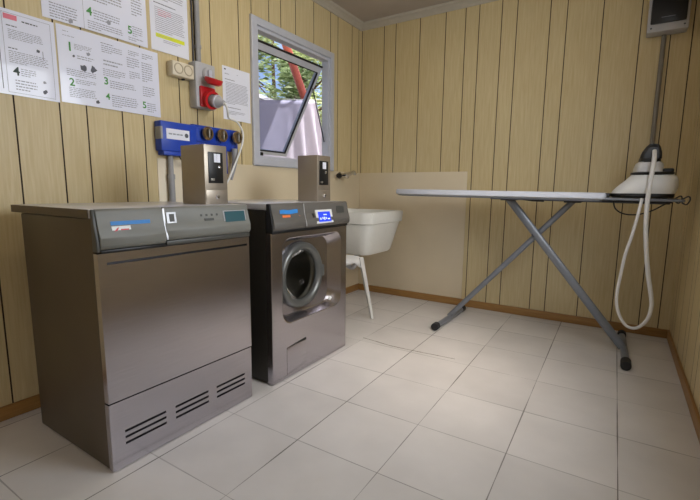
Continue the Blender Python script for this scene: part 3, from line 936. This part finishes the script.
ps = thing('power_socket', (0, .455, 1.32), 'grey wall box with red industrial plug socket and rotary cover', 'socket')
b = MB(); b.box(0, .060, .434, .562, 1.368, 1.600, .007)
b.move(0, -.045, -.027).build('enclosure', M['grey_plastic'], ps)
b = MB(); b.lathe([(.036, .057), (.036, .066), (.030, .074), (.020, .074), (.018, .066), (0, .066)], (0, .511, 1.545), (1, 0, 0), 36)
rc = b.move(0, -.045, -.027).build('rotary_cover', M['grey_plastic'], ps)
b = MB(); b.box(.060, .080, .505, .527, 1.522, 1.568, .005)
b.move(0, -.045, -.027).build('switch_grip', M['alu'], rc)
b = MB(); b.box(.056, .074, .452, .548, 1.372, 1.478, .006)
b.lathe([(.040, .07), (.043, .10), (.047, .102), (.047, .112), (.034, .112), (.032, .09)], (0, .500, 1.432), (1, 0, -.25), 36)
b.move(0, -.045, -.027).build('red_socket', M['red'], ps)
b = MB(); b.lathe([(.001, .0), (.030, .002), (.042, .010), (.046, .022), (.046, .034), (.040, .034)], (.112, .500, 1.482), (.35, 0, 1), 32, (True, False))
b.move(0, -.045, -.027).build('socket_lid', M['red'], ps)
pg = thing('industrial_plug', (.12, .455, 1.373), 'light grey round plug pushed into the red socket', 'plug')
b = MB(); b.lathe([(0, .09), (.030, .09), (.031, .13), (.027, .145), (.018, .155), (.012, .178), (0, .178)], (.0, .500, 1.432), (1, .12, -.25), 28)
b.move(0, -.045, -.027).build('plug_body', M['grey_plastic'], pg)
b = MB(); b.lathe([(.0315, .12), (.034, .122), (.034, .135), (.0305, .137)], (.0, .500, 1.432), (1, .12, -.25), 28)
b.move(0, -.045, -.027).build('grip_ring', M['alu'], pg)
b = MB(); b.tube(spline([(.174, .476, 1.361), (.186, .480, 1.338), (.165, .505, 1.310), (.105, .565, 1.303), (.088, .640, 1.292), (.087, .682, 1.235), (.083, .668, 1.15), (.07, .600, 1.00), (.05, .56, .88), (.05, .56, .60), (.05, .56, .30)], 8), .0055, 10)
tag(b.build('power_cable', M['white']), 'white power cable drooping from the red wall plug behind the machines', 'cable')

cd = thing('wall_conduit', (0, .44, 1.60), 'light grey conduit pipe rising from the grey plug box to the ceiling', 'pipe')
b = MB(); b.tube([(.018, .444, 1.572), (.018, .444, 2.252)], .0135, 14)
b.build('pipe', M['conduit'], cd)
for zz in (1.66, 2.05):
    b = MB(); b.tube([(.018, .444, zz-.008), (.018, .444, zz+.008)], .017, 14); b.box(0, .018, .431, .457, zz-.008, zz+.008)
    b.build('clip', M['conduit'], cd)
b = MB(); b.tube([(.006, .420, 1.572), (.006, .421, 1.80), (.006, .421, 2.25)], .004, 8)
tag(b.build('thin_cable', M['wire']), 'thin dark cable running up the wall beside the light grey conduit', 'cable')

bb = thing('blue_dispenser', (0, .42, 1.07), 'blue wall unit with white label and three round brass couplings', 'dispenser')
b = MB(); b.box(0, .055, .176, .385, 1.098, 1.244, .006); b.box(.0, .05, .19, .36, 1.078, 1.10, .004)
bx = b.build('blue_box', M['blue'], bb)
b = MB(); b.box(.054, .0562, .205, .338, 1.158, 1.209)
lb = b.build('label_plate', M['paper_matt'], bx)
b = MB()
for y_, w_ in ((.217, .02), (.241, .016), (.261, .018), (.283, .014)): b.quad([(.0566, y_, 1.180), (.0566, y_+w_, 1.180), (.0566, y_+w_, 1.187), (.0566, y_, 1.187)])
b.build('label_print', M['ink'], lb, smooth=False)
b = MB(); b.lathe([(.011, .0003), (0, .0003)], (.0566, .320, 1.183), (1, 0, 0), 16)
b.build('label_emblem', M['ink_dark'], lb)
b = MB(); b.box(.010, .0575, .173, .185, 1.155, 1.215, .002)
b.build('side_latch', M['conduit'], bx)
b = MB(); b.box(0, .022, .385, .700, 1.130, 1.255, .004); b.box(.0, .03, .385, .56, 1.165, 1.24, .004)
b.build('back_rail', M['blue'], bb)
b = MB(); b.box(0, .02, .590, .620, 1.00, 1.13, .003)
b.build('hanging_tab', M['blue'], bb)
for yy in (.458, .558, .668):
    b = MB(); b.lathe([(.016, .02), (.016, .045), (.034, .048), (.036, .058), (.030, .064), (.022, .064), (.020, .052), (0, .052)], (0, yy, 1.211), (1, 0, 0), 28)
    cpl = b.build('coupling', M['brass'], bb)
    b = MB(); b.box(.050, .072, yy-.005, yy+.005, 1.187, 1.235, .003)
    b.build('coupling_bar', M['dark_metal'], cpl)
b = MB(); b.tube([(.045, .655, 1.145), (.05, .650, 1.08), (.045, .622, .965)], [.018, .017, .007], 14)
tag(b.build('hose_nozzle', M['conduit']), 'grey tapering nozzle hanging below the blue wall unit', 'nozzle')
dp_ = thing('drain_pipe', (.03, .245, .86), 'grey pipe running down from the blue wall unit behind the dryer', 'pipe')
b = MB(); b.tube([(.022, .243, 1.077), (.022, .243, .965)], .0135, 14); b.tube([(.022, .243, .972), (.022, .243, .10)], .0165, 14)
b.build('pipe', M['conduit'], dp_)
b = MB(); b.tube([(.022, .243, .960), (.022, .243, .985)], .0195, 14)
b.build('joint_collar', M['conduit'], dp_)
b = MB(); b.tube(spline([(.05, .275, 1.075), (.055, .30, 1.045), (.045, .335, 1.05), (.04, .345, 1.075)], 6), .003, 8)
tag(b.build('short_lead', M['black']), 'short black lead looped under the blue box', 'cable')

tp = thing('wall_tap', (0, 1.80, 1.03), 'chrome wall tap with black knob above the white sink', 'tap')
b = MB(); b.lathe([(.030, 0), (.030, .006), (.018, .012), (.018, .05), (.024, .055), (.024, .085), (0, .088)], (.004, 1.81, 1.03), (1, 0, 0), 24)
b.tube(spline([(.06, 1.81, 1.03), (.062, 1.86, 1.04), (.066, 1.91, 1.055), (.07, 1.935, 1.060), (.07, 1.95, 1.045)], 6), .015, 14)
b.build('tap_body', M['chrome'], tp)
b = MB(); b.lathe([(0, .03), (.018, .028), (.021, .02), (.021, .0)], (.045, 1.76, 1.027), (0, -1, 0), 8)
b.tube([(.045, 1.765, 1.027), (.045, 1.80, 1.029)], .007, 10)
b.build('tap_knob', M['black'], tp)

# ------------------------------------------------------------------ white laundry sink
sk = thing('laundry_sink', (.28, 1.655, .46), 'white plastic laundry sink fixed in the corner behind the washing machine', 'sink')
def rr_xy(x0, x1, y0, y1, r, z, n=48):
    cx, cy_ = (x0+x1)/2, (y0+y1)/2
    lp = rrect(cx, cy_, (x1-x0)/2, (y1-y0)/2, r, 0, n)
    return [(p[1], p[2], z) for p in lp]
b = MB()
b.loft([rr_xy(.10, .490, 1.445, 1.815, .05, .448), rr_xy(.085, .503, 1.43, 1.835, .06, .462), rr_xy(.03, .538, 1.40, 1.905, .05, .672),
        rr_xy(.012, .550, 1.390, 1.919, .045, .677), rr_xy(.006, .556, 1.384, 1.926, .045, .750), rr_xy(.010, .552, 1.388, 1.922, .045, .757),
        rr_xy(.045, .522, 1.425, 1.89, .04, .757), rr_xy(.05, .517, 1.43, 1.885, .04, .745), rr_xy(.105, .485, 1.46, 1.80, .05, .470)], (True, True))
b.build('basin', M['white_sink'], sk, ang=40)
b = MB(); b.box(.004, .030, 1.40, 1.91, .56, .69, .004)
b.build('wall_bracket', M['white_sink'], sk)
b = MB(); b.lathe([(.024, .004), (.020, .004), (.016, .0015), (0, .0015)], (.285, 1.64, .470), (0, 0, 1), 24)
b.build('drain', M['chrome'], sk)
b = MB(); b.tube(spline([(.285, 1.64, .448), (.285, 1.64, .36), (.25, 1.64, .31), (.18, 1.64, .33), (.10, 1.64, .36), (.012, 1.64, .36)], 6), .019, 14)
b.build('drain_trap', M['grey_plastic'], sk)

# ------------------------------------------------------------------ white plastic stool below the sink
st = thing('plastic_stool', (.36, 1.20, 0), 'white plastic stool with splayed legs standing between washing machine and sink', 'stool')
SX0, SX1, SYa, SYb, SZ = .215, .508, 1.055, 1.352, .462
b = MB()
b.loft([rr_xy(SX0, SX1, SYa, SYb, .04, SZ-.006), rr_xy(SX0+.008, SX1-.008, SYa+.008, SYb-.008, .036, SZ)], (False, True))
b.build('seat', M['stool'], st, ang=50)
b = MB()
n = 96
apr = rrect((SX0+SX1)/2, (SYa+SYb)/2, (SX1-SX0)/2, (SYb-SYa)/2, .04, 0, n)
low = []
for p in apr:
    du = min(abs(p[1]-SX0), abs(p[1]-SX1)); dv = min(abs(p[2]-SYa), abs(p[2]-SYb))
    d = max(du, dv)          # distance from the nearest corner along the side
    low.append(.030 + .055*max(0, 1-d/.10)**.8)
b.loft([[(p[1], p[2], SZ-.006) for p in apr],
        [(p[1]+(.006 if p[1] > .36 else -.006), p[2]+(.006 if p[2] > 1.2 else -.006), SZ-.006-l) for p, l in zip(apr, low)]], (False, False))
ap = b.build('apron', M['stool'], st, ang=50)
ap.modifiers.new('thickness', 'SOLIDIFY').thickness = .004
for sx, sy in ((1, 1), (1, -1), (-1, 1), (-1, -1)):
    tx, ty = (SX1-.016 if sx > 0 else SX0+.016), (SYb-.016 if sy > 0 else SYa+.016)
    bx_, by_ = tx+sx*.055, ty+sy*.092
    def sec(cx, cy_, r, z): return [(cx+sx*r, cy_+sy*r, z), (cx-sx*r, cy_+sy*r, z), (cx-sx*r*.6, cy_+sy*r*.4, z), (cx+sx*r*.3, cy_+sy*r*.1, z), (cx+sx*r*.4, cy_-sy*r*.6, z), (cx+sx*r, cy_-sy*r, z)]
    b = MB(); b.loft([sec(tx, ty, .024, SZ-.008), sec(tx+(bx_-tx)*.4, ty+(by_-ty)*.4, .020, SZ*.6), sec(bx_, by_, .014, 0)])
    b.build('leg', M['stool'], st, smooth=False)

# ------------------------------------------------------------------ ironing board
ib = thing('ironing_board', (1.55, 1.72, 0), 'white topped ironing board on crossed grey legs along the back wall', 'ironing board')
BYC = 1.72
def bz_(x): return .924 - .012*(x-.58)/1.33      # top of the board
def outline(inset, dz, n=26):
    xs0, xs1, hw = .582+inset, 1.915-inset, .205-inset
    pts = []
    prof = []
    for i in range(n+1):
        t = i/n
        x = xs0 + (xs1-xs0)*(t**1.8)
        u = min(1, (x-xs0)/.52)
        w_ = hw*(.0+ (1-(1-u)**2.2)**.62)
        if i == 0: w_ = .012
        prof.append((x, w_))
    prof[-1] = (xs1, hw-.02); prof.insert(-1, (xs1-.012, hw))
    prof.sort()
    up_ = [(x, BYC-w_, bz_(x)+dz) for x, w_ in prof]
    dn = [(x, BYC+w_, bz_(x)+dz) for x, w_ in reversed(prof)]
    return up_ + dn
b = MB(); b.loft([outline(.012, -.038), outline(.0, -.031), outline(.0, -.009), outline(.008, 0)])
pad = b.build('board_cover', M['pad'], ib, ang=50)
b = MB(); b.loft([outline(.02, -.046), outline(.02, -.0385)])
b.build('board_base', M['leg_metal'], ib, ang=50)
# under-rails
b = MB()
for yy in (BYC-.06, BYC+.06): b.tube([(1.28, yy, bz_(1.28)-.046), (2.20, yy, bz_(2.2)-.048)], .008, 8)
b.build('under_rail', M['wire'], ib)
# legs
def leg(x0, z0, x1, z1, wdt, thk, yy):
    b = MB(); b.tube([(x0, yy, z0), (x1, yy, z1)], thk, 14, r2=wdt, upv=(1, 0, 0)); return b
l1 = leg(1.385, .868, 2.062, .028, .024, .013, BYC-.02).build('leg', M['leg_metal'], ib)
l2 = leg(1.745, .862, 1.015, .024, .017, .011, BYC+.012).build('leg', M['leg_metal'], ib)
b = MB(); b.lathe([(0, -.03), (.012, -.03), (.012, .03), (0, .03)], (1.545, BYC, .648), (0, 1, 0), 16)
b.build('pivot', M['wire'], ib)
for bx0, bx1, z0_ in ((1.70, 1.79, .852), (1.34, 1.43, .858)):
    b = MB(); b.box(bx0, bx1, BYC-.06, BYC+.05, z0_, z0_+.02, .004)
    b.build('leg_bracket', M['black'], ib)
b = MB(); b.tube([(1.48, BYC-.09, .868), (1.54, BYC-.1, .862), (1.60, BYC-.1, .860)], .006, 8)
b.build('height_lever', M['black'], ib)
for fx0, fx1, nm in ((1.020, 1.032, 'a'), (2.078, 2.060, 'b')):
    b = MB(); b.tube([(fx0, 1.475, .021), (fx1, 1.97, .021)], .019, 16)
    ft = b.build('foot_bar', M['leg_metal'], ib)
    for ya, yb, xx in ((1.437 if nm == 'a' else 1.405, 1.485, fx0), (1.955, 2.0, fx1)):
        b = MB(); b.tube([(xx, ya, .0245), (xx, ya+.004, .0245), (xx, yb, .0245)], [.019, .0245, .0245], 16)
        b.build('rubber_cap', M['rubber'], ft)
# wire rest for the iron
b = MB()
ZR = .880
for yy in (BYC-.19, BYC+.19): b.tube([(1.90, yy, ZR), (2.235, yy, ZR-.004)], .007, 10)
b.tube([(2.235, BYC-.19, ZR-.004), (2.245, BYC-.17, ZR-.004), (2.245, BYC+.17, ZR-.004), (2.235, BYC+.19, ZR-.004)], .007, 10)
b.tube([(1.90, BYC-.19, ZR), (1.90, BYC+.19, ZR)], .007, 10)
b.build('rest_frame', M['leg_metal'], ib)
b = MB()
for k in range(9): b.tube([(1.93+.036*k, BYC-.19, ZR+.004), (1.93+.036*k, BYC+.19, ZR+.004)], .0035, 8)
for yy in (-.12, -.05, .05, .12): b.tube([(1.90, BYC+yy, ZR-.002), (2.243, BYC+yy, ZR-.004)], .0035, 8)
for yy in (BYC-.165, BYC+.165):
    b.tube(spline([(2.235, yy, ZR), (2.262, yy, ZR+.018), (2.270, yy, ZR+.002), (2.258, yy, ZR-.022), (2.238, yy, ZR-.012)], 6), .0035, 8)
b.build('rest_wires', M['wire'], ib)
b = MB(); b.box(1.905, 1.929, BYC-.17, BYC+.1, ZR+.007, ZR+.030, .004)
b.build('rest_stop', M['black'], ib)

# ------------------------------------------------------------------ steam station and iron
ss = thing('steam_station', (2.075, 1.70, ZR+.008), 'white rounded steam generator base sitting on the rest of the ironing board', 'steam station')
SZ0 = ZR+.008
def stn(x0, x1, y0, y1, r, z): return rr_xy(x0, x1, y0, y1, r, z, 64)
b = MB(); b.loft([stn(1.942, 2.204, 1.545, 1.875, .07, SZ0), stn(1.932, 2.212, 1.535, 1.885, .08, SZ0+.008), stn(1.932, 2.212, 1.535, 1.885, .08, SZ0+.022)])
b.build('base_tray', M['black'], ss, ang=50)
b = MB(); b.loft([stn(1.934, 2.212, 1.538, 1.882, .08, SZ0+.022), stn(1.942, 2.220, 1.533, 1.884, .085, SZ0+.040), stn(1.966, 2.224, 1.533, 1.884, .085, SZ0+.066),
                  stn(1.992, 2.222, 1.538, 1.880, .08, SZ0+.090), stn(2.012, 2.214, 1.548, 1.870, .07, SZ0+.112), stn(2.022, 2.200, 1.562, 1.856, .06, SZ0+.122), stn(2.040, 2.180, 1.58, 1.84, .05, SZ0+.125)])
b.build('water_tank', M['white'], ss, ang=60)
b = MB(); b.loft([stn(2.022, 2.196, 1.556, 1.862, .06, SZ0+.115), stn(2.014, 2.204, 1.550, 1.866, .06, SZ0+.130), stn(2.030, 2.190, 1.566, 1.850, .05, SZ0+.133), stn(2.034, 2.186, 1.572, 1.846, .05, SZ0+.126)])
b.build('iron_rest', M['black'], ss, ang=50)
b = MB(); b.box(2.150, 2.198, 1.60, 1.66, SZ0+.128, SZ0+.152, .008)
b.build('lock_catch', M['black'], ss)

IZ = SZ0+.1265
ir = thing('steam_iron', (2.095, 1.70, IZ), 'silver and black steam iron resting on the white steam station', 'iron')
CXI = 2.094
def iron_loop(hw, y0, y1, z, cx=CXI, n=40):
    """flat rear at y0, pointed tip at y1"""
    pts = []
    for i in range(n):
        t = 2*PI*i/n
        sn_ = math.sin(t)
        y = (y0+y1)/2 + (y1-y0)/2*sn_
        k = math.cos(t)
        wv = (abs(k)**.35)*math.copysign(1, k)
        taper = 1-.62*max(0, sn_)**1.5
        pts.append((cx+hw*wv*taper, y, z))
    return pts
b = MB(); b.loft([iron_loop(.070, 1.585, 1.845, IZ), iron_loop(.071, 1.582, 1.850, IZ+.008)])
b.build('soleplate', M['chrome'], ir, ang=50)
b = MB(); b.loft([iron_loop(.070, 1.584, 1.846, IZ+.008), iron_loop(.069, 1.588, 1.838, IZ+.030), iron_loop(.062, 1.592, 1.815, IZ+.052), iron_loop(.054, 1.598, 1.79, IZ+.060)])
b.build('iron_skirt', M['bright'], ir, ang=50)
b = MB(); b.loft([iron_loop(.050, 1.596, 1.795, IZ+.056), iron_loop(.049, 1.597, 1.785, IZ+.074), iron_loop(.047, 1.602, 1.765, IZ+.082)])
for ya, yb in ((1.600, 1.640), (1.735, 1.770)):
    b.loft([rr_xy(CXI-.046, CXI+.048, ya, yb, .012, IZ+.076), rr_xy(CXI-.040, CXI+.046, ya, yb, .012, IZ+.108), rr_xy(CXI-.024, CXI+.038, ya+.003, yb-.003, .01, IZ+.136), rr_xy(CXI-.012, CXI+.028, ya+.006, yb-.006, .008, IZ+.150)])
b.tube(spline([(CXI+.008, 1.606, IZ+.122), (CXI+.008, 1.64, IZ+.130), (CXI+.008, 1.70, IZ+.132), (CXI+.008, 1.755, IZ+.122)], 6), .024, 16)
b.build('iron_handle', M['black'], ir, ang=50)

# the loop hangs in an upright plane just in front of the board; its points in metres (x, z)
loop = [(2.107, 1.128), (2.106, 1.060), (2.098, .95), (2.096, .84), (2.104, .705), (2.128, .525), (2.156, .385), (2.161, .330), (2.150, .265), (2.112, .213), (2.066, .213), (2.030, .262), (2.010, .330), (2.008, .400), (2.015, .485), (2.026, .595), (2.045, .690), (2.062, .800), (2.073, .885)]
ys = [1.600, 1.535, 1.505, 1.498, 1.497] + [1.497]*12 + [1.50, 1.520]
b = MB()
pp = spline([(x, y, z) for (x, z), y in zip(loop, ys)], 6)
rad = [.0105 - .003*min(1, max(0, i/len(pp)-.3)/.25) for i in range(len(pp))]
b.tube(pp, rad, 12)
tag(b.build('steam_hose', M['white']), 'white steam hose hanging in a long loop below the steam station', 'hose')
b = MB(); b.tube(spline([(1.95, 1.53, .868), (1.962, 1.515, .83), (2.0, 1.51, .805), (2.06, 1.512, .803), (2.12, 1.516, .825), (2.17, 1.53, .858), (2.20, 1.535, .868)], 6), .0035, 8)
tag(b.build('power_lead', M['black']), 'black power lead sagging under the wire rest of the ironing board', 'cable')

# ------------------------------------------------------------------ fuse box and conduit on the back wall
fb = thing('fuse_box', (2.13, D, 1.83), 'pale grey fuse box with dark smoked cover high in the right corner', 'fuse box')
b = MB(); b.box(2.026, 2.222, D-.10, D, 1.842, 2.06, .008)
b.build('enclosure', M['grey_plastic'], fb)
b = MB(); b.box(2.040, 2.208, D-.116, D-.098, 1.884, 2.046, .006)
cv = b.build('smoked_cover', M['smoked'], fb)
b = MB(); b.box(2.09, 2.155, D-.1172, D-.1158, 1.912, 1.915)
b.build('cover_mark', M['ink'], cv)
for xx in (2.046, 2.202):
    b = MB(); b.lathe([(.005, .002), (0, .002)], (xx, D-.10, 1.864), (0, -1, 0), 12)
    b.build('screw', M['wire'], fb)
b = MB(); b.tube([(2.116, D-.014, 1.842), (2.114, D-.014, .94)], .0125, 14)
tag(b.build('wall_conduit', M['conduit_dark']), 'dull grey conduit pipe running down the back wall from the fuse box', 'pipe')

# ------------------------------------------------------------------ ceiling lamp (above the picture; its glare shows on the glossy sheet)
la = thing('ceiling_lamp', (.85, .55, H), 'white fluorescent batten lamp on the ceiling above the floor', 'lamp')
b = MB(); b.box(.80, .90, -.08, 1.18, H-.035, H, .005)
b.build('lamp_housing', M['white'], la)
b = MB(); b.tube([(.85, -.06, H-.050), (.85, 1.16, H-.050)], .013, 14)
b.build('lamp_tube', M['lamp'], la)
